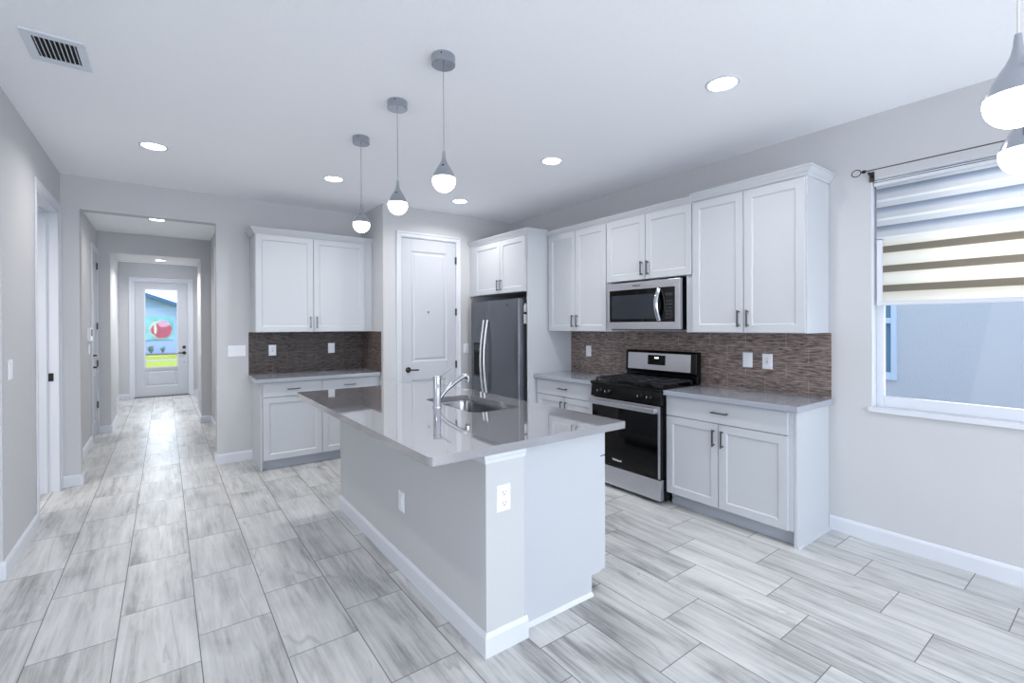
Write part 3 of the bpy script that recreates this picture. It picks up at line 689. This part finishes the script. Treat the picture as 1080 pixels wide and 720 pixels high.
# ------------------------------------------------------------------ range
rg = thing('gas_range', 'freestanding stainless and black gas range with cast iron grates', 'stove', (3.45, 2.667, 0))
Y0, Y1 = 2.290, 3.048
b = B(); b.box(3.20, 3.70, Y0, Y1, .03, .895); obj('body', b, 'black', rg, .003)
for x in (3.28, 3.64):
    for y in (Y0+.05, Y1-.05): obj('foot', B().cyl((x, y, 0), (x, y, .032), .018, 12), 'black', rg)
b = B(); b.prism([(3.175, .895), (3.15, .900), (3.148, .918), (3.165, .926), (3.70, .926), (3.70, .895)], 1, Y0-.002, Y1+.002); obj('cooktop', b, 'black', rg, .002)
b = B(); b.prism([(3.152, .790), (3.20, .790), (3.20, .897), (3.165, .897)], 1, Y0, Y1); cp = obj('control_panel', b, 'black', rg, .002)
for y in (2.395, 2.485, 2.84, 2.93):
    b = B(); z = .845; n = 22
    b.rings([[(3.156+h+ (z2:=0), y+r*math.cos(2*PI*i/n), z+r*math.sin(2*PI*i/n)) for i in range(n)] for r, h in ((.025, .006), (.025, -.006), (.019, -.012), (.017, -.032), (.015, -.035))])
    b.box(3.112, 3.13, y-.0045, y+.0045, z-.017, z+.017)
    kn = obj('knob', b, 'black', cp, smooth=True)
    b = B(); b.box(3.1108, 3.1122, y-.0015, y+.0015, z-.002, z+.016); obj('pointer', b, 'plate', kn)
# oven door
b = B(); b.box(3.150, 3.198, Y0+.004, Y1-.004, .205, .782); od = obj('oven_door', b, 'black', rg, .004)
b = B(); b.box(3.1465, 3.150, Y0+.024, Y1-.024, .215, .722); obj('glass', b, 'black_glass', od, .001)
b = B()
b.box(3.1455, 3.152, Y0+.004, Y0+.023, .205, .782); b.box(3.1455, 3.152, Y1-.023, Y1-.004, .205, .782); b.box(3.1455, 3.152, Y0+.023, Y1-.023, .724, .782)
obj('steel_edge', b, 'steel', od, .001)
b = B(); b.box(3.098, 3.118, Y0+.02, Y1-.02, .728, .768); b.box(3.116, 3.147, Y0+.03, Y0+.06, .735, .762); b.box(3.116, 3.147, Y1-.06, Y1-.03, .735, .762)
obj('handle', b, 'steel', od, .005)
text_mesh('badge', 'Whirlpool', .024, face_nx(3.1462, 2.735, .262), 'plate', od, bold=.0006)
b = B(); b.box(3.150, 3.198, Y0+.004, Y1-.004, .030, .196); obj('storage_drawer', b, 'steel', rg, .004)
# backguard
b = B(); b.prism([(3.655, .926), (3.715, .926), (3.715, 1.195), (3.66, 1.195), (3.648, 1.18), (3.640, 1.01), (3.655, .99)], 1, Y0-.004, Y1+.0); bgd = obj('backguard', b, 'black', rg, .004)
b = B(); b.prism([(3.6385, 1.018), (3.6415, 1.018), (3.6485, 1.172), (3.6455, 1.172)], 1, Y0+.05, Y1-.03); fp = obj('control_fascia', b, 'steel', bgd)
b = B(); b.prism([(3.6385, 1.065), (3.644, 1.065), (3.6475, 1.155), (3.6425, 1.155)], 1, 2.595, 2.785); dp = obj('display', b, 'black_glass', fp)
# grates: three castings
for gi, (ya, yb) in enumerate(((Y0+.02, Y0+.262), (Y0+.266, Y1-.266), (Y1-.262, Y1-.02))):
    b = B(); z0, z1 = .945, .960; xa, xb = 3.20, 3.62; w_ = .006
    for y in (ya+.008, (ya+yb)/2, yb-.008): b.box(xa, xb, y-w_, y+w_, z0, z1)
    for x in (xa+.006, 3.305, (xa+xb)/2, 3.515, xb-.006): b.box(x-w_, x+w_, ya, yb, z0, z1)
    for x in (xa+.006, (xa+xb)/2, xb-.006):
        for y in (ya+.008, yb-.008): b.box(x-.008, x+.008, y-.008, y+.008, .925, .948)
    obj('grate', b, 'iron', rg, .002)
for (x, y, r) in ((3.305, 2.43, .045), (3.515, 2.43, .035), (3.305, 2.91, .04), (3.515, 2.91, .045), (3.41, 2.67, .05)):
    b = B(); b.lathe((x, y, .926), [(r, 0), (r, .006), (r*.85, .010), (r*.8, .016), (r*.4, .018), (0, .018)], 24); obj('burner', b, 'iron', rg, smooth=True)
# clock digits on the backguard
b = B()
for i, y in enumerate((2.705, 2.694, 2.683, 2.672)): b.box(3.6405, 3.642, y-.0035, y+.0035, 1.123, 1.137)
obj('clock_digits', b, 'display', dp)

# ------------------------------------------------------------------ microwave
mw = thing('microwave', 'stainless over-the-range microwave with black glass window', 'microwave', (3.5, 2.61, 1.395))
MY0, MY1, MZ0, MZ1 = 2.232, 3.002, 1.397, 1.815
obj('body', B().box(3.365, XW-.012, MY0, MY1, MZ0+.004, MZ1), 'black', mw, .002)
b = B()
b.box(3.325, 3.364, MY0, MY1, MZ1-.068, MZ1-.004); b.box(3.325, 3.364, MY0, MY1, MZ0, MZ0+.062)
b.box(3.325, 3.364, MY0, MY0+.045, MZ0+.062, MZ1-.068); b.box(3.325, 3.364, MY1-.028, MY1, MZ0+.062, MZ1-.068)
dr = obj('door', b, 'steel', mw, .002)
b = B(); b.box(3.328, 3.362, MY0+.045, MY1-.028, MZ0+.062, MZ1-.068); obj('door_glass', b, 'black_glass', dr)
b = B(); b.box(3.3265, 3.328, MY0+.235, MY1-.055, MZ0+.09, MZ1-.115); obj('window', b, 'mw_glass', dr)
b = B(); n = 12
b.tube([(3.325-.042*math.sin(PI*i/n)-.003, MY0+.195, MZ0+.075+(MZ1-MZ0-.155)*i/n) for i in range(n+1)], .017, 12, sx=1.2); obj('handle', b, 'chrome', dr, smooth=True)
b = B(); b.box(3.3265, 3.328, MY0+.065, MY0+.135, MZ1-.14, MZ1-.115); obj('display', b, 'mw_glass', dr)
b = B()
for i in range(6):
    for j in range(3): b.box(3.3268, 3.328, MY0+.068+j*.023, MY0+.084+j*.023, MZ0+.09+i*.027, MZ0+.106+i*.027)
obj('keypad', b, 'mw_glass', dr)
text_mesh('badge', 'Whirlpool', .02, face_nx(3.3248, 2.665, MZ1-.036), 'slot', dr, bold=.0006)
b = B(); b.box(3.36, XW-.03, MY0+.02, MY1-.02, MZ0-.006, MZ0+.003); obj('bottom_grille', b, 'void', mw)

# ------------------------------------------------------------------ refrigerator
fg = thing('refrigerator', 'dark stainless side-by-side refrigerator with ice dispenser', 'refrigerator', (3.4, 4.45, 0))
FY0, FY1, FS, FZ = 3.972, 4.925, 4.585, 1.722; fxx = 3.02
b = B(); b.box(fxx+.078, XW-.03, FY0+.008, FY1-.008, .02, FZ-.012); obj('body', b, 'fridge_side', fg, .004)
for y in (FY0+.06, FY1-.06): obj('hinge_cover', B().box(fxx+.05, fxx+.12, y-.03, y+.03, FZ-.014, FZ+.012), 'fridge_side', fg, .006)
b = B(); b.box(fxx+.05, fxx+.09, FY0+.01, FY1-.01, 0, .055); obj('base_grille', b, 'void', fg)
def frdoor(y0, y1):
    b = B(); b.prism([(fxx+.07, y0), (fxx+.07, y1), (fxx+.005, y1), (fxx+.001, y1-.002), (fxx, y1-.006)]+[(fxx-.006*math.sin(PI*i/6), y1-.006-(y1-y0-.012)*i/6) for i in range(1, 6)]+[(fxx, y0+.006), (fxx+.001, y0+.002), (fxx+.005, y0)], 2, .06, FZ)
    return obj('door', b, 'fridge', fg, smooth=True)
dl = frdoor(FS+.003, FY1); drr = frdoor(FY0, FS-.003)
def frh(y, par):
    b = B(); n = 16; b.tube([(fxx-.012-.052*math.sin(PI*i/n), y, .56+.94*i/n) for i in range(n+1)], .012, 12, sx=1.3); obj('handle', b, 'handle_steel', par, smooth=True)
frh(FS+.036, dl); frh(FS-.036, drr)
b = B(); b.box(fxx-.0075, fxx+.004, 4.655, 4.86, .83, 1.235); dsp = obj('dispenser', b, 'black', dl, .004)
b = B(); b.box(fxx-.009, fxx-.0073, 4.68, 4.84, 1.14, 1.215); obj('control_panel', b, 'mw_glass', dsp)
b = B(); b.rings([[(fxx-.0085, y, z) for y, z in ((4.675, .86), (4.845, .86), (4.845, 1.12), (4.675, 1.12))], [(fxx-.0076, y, z) for y, z in ((4.685, .87), (4.835, .87), (4.835, 1.11), (4.685, 1.11))]]); obj('recess', b, 'void', dsp)
b = B(); b.box(fxx-.022, fxx-.007, 4.672, 4.848, .838, .856); obj('drip_tray', b, 'mw_glass', dsp, .003)
b = B(); b.lathe((fxx-.006, 4.165, 1.66), [(0, 0), (.012, 0), (.012, -.003), (0, -.003)], 16, 'x'); obj('badge', b, 'slot', drr)
tg = tag(obj('paper_tag', B().box(3.05, 3.0965, FY0+.0045, FY0+.0065, 1.50, 1.60), 'paper', bevel=.001), 'lower white paper tag hanging on the right side of the refrigerator', 'tag')
tg.data.transform(Matrix.Translation((.048, 0, -.045)))
b = B(); b.prism([(3.100, 1.58), (3.142, 1.58), (3.142, 1.65), (3.125, 1.675), (3.118, 1.675), (3.10, 1.65)], 1, FY0+.0045, FY0+.0065)
tag(obj('paper_tag', b, 'paper'), 'upper white pointed paper tag on the right side of the refrigerator', 'tag')

# ------------------------------------------------------------------ island
isl = thing('kitchen_island', 'kitchen island with grey painted knee wall and white end panel', 'kitchen island', (1.5, 2.8, 0))
IX0, IY0, IY1 = 1.112, 1.700, 3.80
KX = 1.322
b = B(); b.prism([(IX0, IY0), (KX, IY0), (KX, IY0+.12), (IX0+.12, IY0+.12), (IX0+.12, IY1), (IX0, IY1)], 2, 0, .8765); obj('knee_wall', b, 'island_wall', isl, .002)
b = B()
pr = [(0, 0), (.014, 0), (.014, .082), (.009, .094), (.004, .1), (0, .1)]
b.rings([[(IX0-d, IY1, z) for d, z in pr], [(IX0-d, IY0-d, z) for d, z in pr], [(KX+.012+d*0, IY0-d, z) for d, z in pr]])
b.box(KX+.0, KX+.012, IY0, 1.752, 0, .1)
obj('baseboard', b, 'trim', isl)
b = B(); pr2 = [(0, .832), (.006, .834), (.008, .85), (.014, .856), (.014, .8764), (0, .8764)]
b.rings([[(IX0-d, IY1, z) for d, z in pr2], [(IX0-d, IY0-d, z) for d, z in pr2], [(KX+.004, IY0-d, z) for d, z in pr2]]); obj('cap_trim', b, 'trim', isl)
PX1 = 1.886
b = B(); b.prism([(KX, 0), (1.815, 0), (1.815, .105), (PX1, .105), (PX1, .8765), (KX, .8765)], 1, 1.752, 1.772); obj('end_panel', b, 'cab', isl, .0015)
b = B(); b.prism([(1.752, 0), (1.738, 0), (1.741, .012), (1.752, .018)], 0, KX+.012, 1.815); obj('shoe_moulding', b, 'trim', isl)
# carcass as walls around the sink well, so that the basin hangs free
b = B(); b.box(IX0+.12, PX1, 1.772, 2.30, .1, .8765); b.box(IX0+.12, PX1, 3.12, IY1, .1, .8765); b.box(IX0+.12, PX1, 2.30, 3.12, .1, .60)
obj('cabinet_body', b, 'cab', isl, .001)
obj('toe_kick', B().box(IX0+.12, 1.80, 1.772, IY1-.02, 0, .1), 'toe', isl)
Ti = lw(PX1+.003)
for (a, c, kd) in ((1.76, 2.29, 'dr'), (2.29, 2.71, 'd'), (2.71, 3.13, 'd'), (3.13, 3.76, 'dw')):
    dr = cab_door(Ti, a+G, c-G, .725, .866, .006, isl, 'drawer', th=.036)
    dd = cab_door(Ti, a+G, c-G, .104, .719, .006, isl, th=.036)
    if kd != 'dr': pull(Ti, c-.03 if kd != 'd' or a < 2.5 else a+.03, .62, .042, dd)
plate('wall_outlet', bw(IY0), 1.204, .668, .075, .117, 'duplex', 'white outlet on the near end of the kitchen island', 'outlet')
plate('wall_outlet', lw(0) if False else (lambda p: Vector((IX0-p[1], p[0], p[2]))), 2.60, .405, .075, .117, 'single', 'white rocker plate on the long grey side of the kitchen island', 'outlet')

# island countertop with the sink cut-out
b = B(); b.prism(rounded(.829, 1.992, 1.668, 3.985, .028, 6, (1, .35, .35, 1)), 2, .8775, CT)
ct = obj('countertop', b, 'quartz'); tag(ct, 'large glossy light grey quartz top of the kitchen island with a sink cut into it', 'countertop')
SX0, SX1, SY0, SY1 = 1.466, 1.832, 2.362, 3.045
cb_ = B(); cb_.prism(rounded(SX0, SX1, SY0, SY1, .07, 8), 2, .8, 1.0); cut = obj('cutter', cb_, 'quartz')
md = ct.modifiers.new('cut', 'BOOLEAN'); md.operation = 'DIFFERENCE'; md.object = cut; md.solver = 'EXACT'
bv = ct.modifiers.new('bevel', 'BEVEL'); bv.width = .003; bv.segments = 2; bv.limit_method = 'ANGLE'; bv.angle_limit = math.radians(50)
dg = bpy.context.evaluated_depsgraph_get(); dg.update()
nm_ = bpy.data.meshes.new_from_object(ct.evaluated_get(dg)); ct.modifiers.clear(); ct.data = nm_; bpy.data.objects.remove(cut)
# sink
sk = thing('kitchen_sink', 'stainless undermount sink set into the island worktop', 'sink', (1.65, 2.70, .66))
b = B(); rr = []
for (off, z, r) in ((-.02, .8765, .08), (.004, .8765, .07), (.008, .86, .07), (.012, .70, .065), (.03, .675, .06), (.10, .668, .05), (.155, .664, .02)):
    rr.append([(x, y, z) for x, y in rounded(SX0+off, SX1-off, SY0+off, SY1-off, r, 6)])
b.rings(rr, cap0=False)
o = obj('basin', b, 'sink_steel', sk, smooth=True); md = o.modifiers.new('solid', 'SOLIDIFY'); md.thickness = .0015; md.offset = -1
b = B(); b.lathe((1.649, 2.70, .6645), [(.045, 0), (.045, .003), (.035, .004), (.03, .001), (0, .001)], 24); obj('drain', b, 'chrome', sk, smooth=True)
# faucet
fc = thing('faucet', 'chrome single-lever pull-out faucet standing beside the sink', 'faucet', (1.39, 2.686, CT))
b = B(); b.lathe((1.39, 2.686, CT), [(.029, 0), (.029, .006), (.0255, .010), (.0245, .165), (.0235, .168), (.0235, .172), (.0255, .174), (.0255, .196), (.022, .201), (0, .202)], 28); obj('body', b, 'chrome', fc, smooth=True)
b = B(); b.tube([(1.400, 2.688, .955), (1.425, 2.690, .985), (1.46, 2.692, 1.018), (1.52, 2.695, 1.058), (1.575, 2.697, 1.090), (1.602, 2.698, 1.100), (1.618, 2.699, 1.092), (1.624, 2.700, 1.068)], [.014, .0125, .0125, .0135, .0155, .0175, .019, .0195], 14); sp_ = obj('spout', b, 'chrome', fc, smooth=True)
b = B(); b.lathe((1.6245, 2.700, 1.068), [(.0185, 0), (.0185, -.012), (.014, -.014), (0, -.014)], 18); obj('spray_head', b, 'nickel', sp_, smooth=True)
b = B(); b.tube([(1.40, 2.686, 1.105), (1.425, 2.687, 1.114), (1.46, 2.689, 1.137), (1.492, 2.691, 1.158)], [.0075, .006, .005, .0045], 10); obj('lever', b, 'chrome', fc, smooth=True)

# ------------------------------------------------------------------ pendants over the island
def drop(c, ztop, parent, k=1.0, R=.0585):
    """teardrop: chrome cone above, frosted lit globe below"""
    x, y = c
    prof = [(0, 0), (.0065, 0), (.0072, -.008), (.009, -.028), (.013, -.046), (.021, -.064), (.0325, -.082), (.043, -.100), (.0515, -.118), (.0572, -.137), (.0545, -.137), (0, -.134)]
    b = B(); b.lathe((x, y, ztop), [(r*k, h*k) for r, h in prof], 32); o = obj('shade', b, 'pend_chrome', parent, smooth=True)
    zc = -.149; rs = .0585; prof = [(0, -.1345)]
    for i in range(17):
        a = math.radians(11.5)-math.radians(101.5)*i/16; prof.append((rs*math.cos(a) if i < 16 else 0, zc+rs*math.sin(a)))
    b = B(); b.lathe((x, y, ztop), [(r*k, h*k) for r, h in prof], 40); g = obj('globe', b, 'bulb', parent, smooth=True); g['label'] = 'lit frosted globe'
    return o
def pendant(x, y, label):
    t = thing('pendant_light', label, 'pendant light', (x, y, C), 'pendant lights above the island')
    b = B(); b.lathe((x, y, C), [(0, 0), (.058, 0), (.060, -.004), (.060, -.046), (.057, -.049), (0, -.049)], 36); obj('canopy', b, 'pend_chrome', t, smooth=True)
    b = B(); b.cyl((x, y, C-.049), (x, y, 2.318), .0018, 8); obj('cord', b, 'cord', t)
    b = B(); b.cyl((x-.035, y-.044, C-.014), (x-.0375, y-.047, C-.014), .004, 8); obj('screw', b, 'dark_metal', t)
    s_ = drop((x, y), 2.322, t)
    b = B(); zz = 2.322-.078; b.lathe((x, y, zz), [(0, 0), (.001, 0), (0, 0)], 4) if False else b.cyl((x-.017, y-.0225, zz), (x-.020, y-.0265, zz-.001), .0045, 10); obj('set_screw', b, 'dark_metal', s_)
    return t
p1 = pendant(1.150, 2.136, 'teardrop pendant nearest the camera of the row above the island')
dup(p1, (1.152, 2.732, C), 'middle teardrop pendant of the row of three above the island')
dup(p1, (1.156, 3.407, C), 'farthest teardrop pendant of the row above the island, in front of the wall cabinet')

# dining cluster at the right edge
ch = thing('pendant_cluster', 'teardrop pendant cluster hanging in front of the window at the right edge', 'pendant light', (1.85, .16, C))
b = B(); b.lathe((1.85, .12, C), [(0, 0), (.27, 0), (.275, -.004), (.275, -.03), (.27, -.035), (0, -.035)], 48); obj('canopy', b, 'pend_chrome', ch, smooth=True)
for (x, y, zt) in ((1.639, .183, 2.120), (2.085, .215, 2.10), (1.72, .08, 2.02)):
    b = B(); b.cyl((x, y, C-.035), (x, y, zt-.003), .0022, 8); obj('cord', b, 'clear_cord', ch)
    drop((x, y), zt, ch, 1.06 if zt > 2.05 else 1.1)

# ------------------------------------------------------------------ recessed lights
def can(x, y, z, label, group, r=.075, power=CAN_POWER):
    t = thing('recessed_light', label, 'ceiling light', (x, y, z), group)
    b = B(); b.lathe((x, y, z), [(r+.018, 0), (r+.017, -.004), (r+.004, -.0065), (r, -.003), (r-.001, 0)], 36); obj('trim_ring', b, 'trim', t, smooth=True)
    b = B(); b.lathe((x, y, z), [(0, -.0005), (r, -.0005), (r-.004, -.0035), (0, -.004)], 36); obj('diffuser', b, 'can', t, smooth=True)
    l = bpy.data.lights.new('recessed_lamp', 'AREA'); l.shape = 'DISK'; l.size = r*1.7; l.energy = power; l.color = CAN_COL; l.spread = math.radians(150)
    o = bpy.data.objects.new('lamp', l); COL.objects.link(o); o.parent = t; o.location = (0, 0, -.008)
    return t
GR = 'recessed lights in the kitchen ceiling'
can(-.061, 4.49, C, 'round recessed light in the ceiling nearest the hallway, left of all', GR)
can(1.273, 4.508, C, 'round recessed light left of the row of pendants, in front of the back cabinets', GR)
can(2.621, 4.504, C, 'round recessed light in the ceiling in front of the pantry door', GR)
can(2.605, 2.957, C, 'round recessed light in the ceiling in front of the microwave', GR)
can(2.564, 1.44, C, 'large looking recessed light nearest the camera, at the upper right', GR)
can(-.061, 1.44, C, 'recessed light behind the left edge of the view', GR)
can(-2.1, 4.75, C, 'added unseen fill light in the side room behind the left doorway', 'added fill light in the side room', power=40)  # unseen lamp added to brighten the left doorway jamb
can(-.069, 6.56+.55, HC, 'recessed light in the hallway ceiling', 'recessed lights in the hallway', power=6)
can(-.053, 8.95, 2.452, 'recessed light in the underside of the hallway arch', 'recessed lights in the hallway', r=.06, power=14)
can(-.06, 11.0, HC, 'recessed light in the foyer ceiling beyond the arch', 'recessed lights in the hallway', power=15)

# ------------------------------------------------------------------ ceiling vent
v = thing('air_vent', 'white rectangular air vent with dark slots in the ceiling at the upper left', 'vent', (-.42, 3.22, C))
vx0, vx1, vy0, vy1 = -.535, -.305, 3.06, 3.375
b = B()
for (x0, x1, y0, y1) in ((vx0, vx1, vy0, vy0+.045), (vx0, vx1, vy1-.045, vy1), (vx0, vx0+.035, vy0+.045, vy1-.045), (vx1-.035, vx1, vy0+.045, vy1-.045)): b.box(x0, x1, y0, y1, C-.009, C)
obj('frame', b, 'vent', v, .002)
obj('backing', B().box(vx0+.03, vx1-.03, vy0+.04, vy1-.04, C-.0012, C-.0002), 'void', v)
b = B(); n = 9
for i in range(n):
    x = vx0+.035+(vx1-vx0-.07)*(i+.5)/n
    b.rings([[(x-.0035, y, C-.0015) for y in (vy0+.045, vy1-.045)]+[(x+.001, y, C-.0075) for y in (vy1-.045, vy0+.045)], [(x-.0015, y, C-.0012) for y in (vy0+.045, vy1-.045)]+[(x+.003, y, C-.0072) for y in (vy1-.045, vy0+.045)]])
obj('slats', b, 'vent', v)
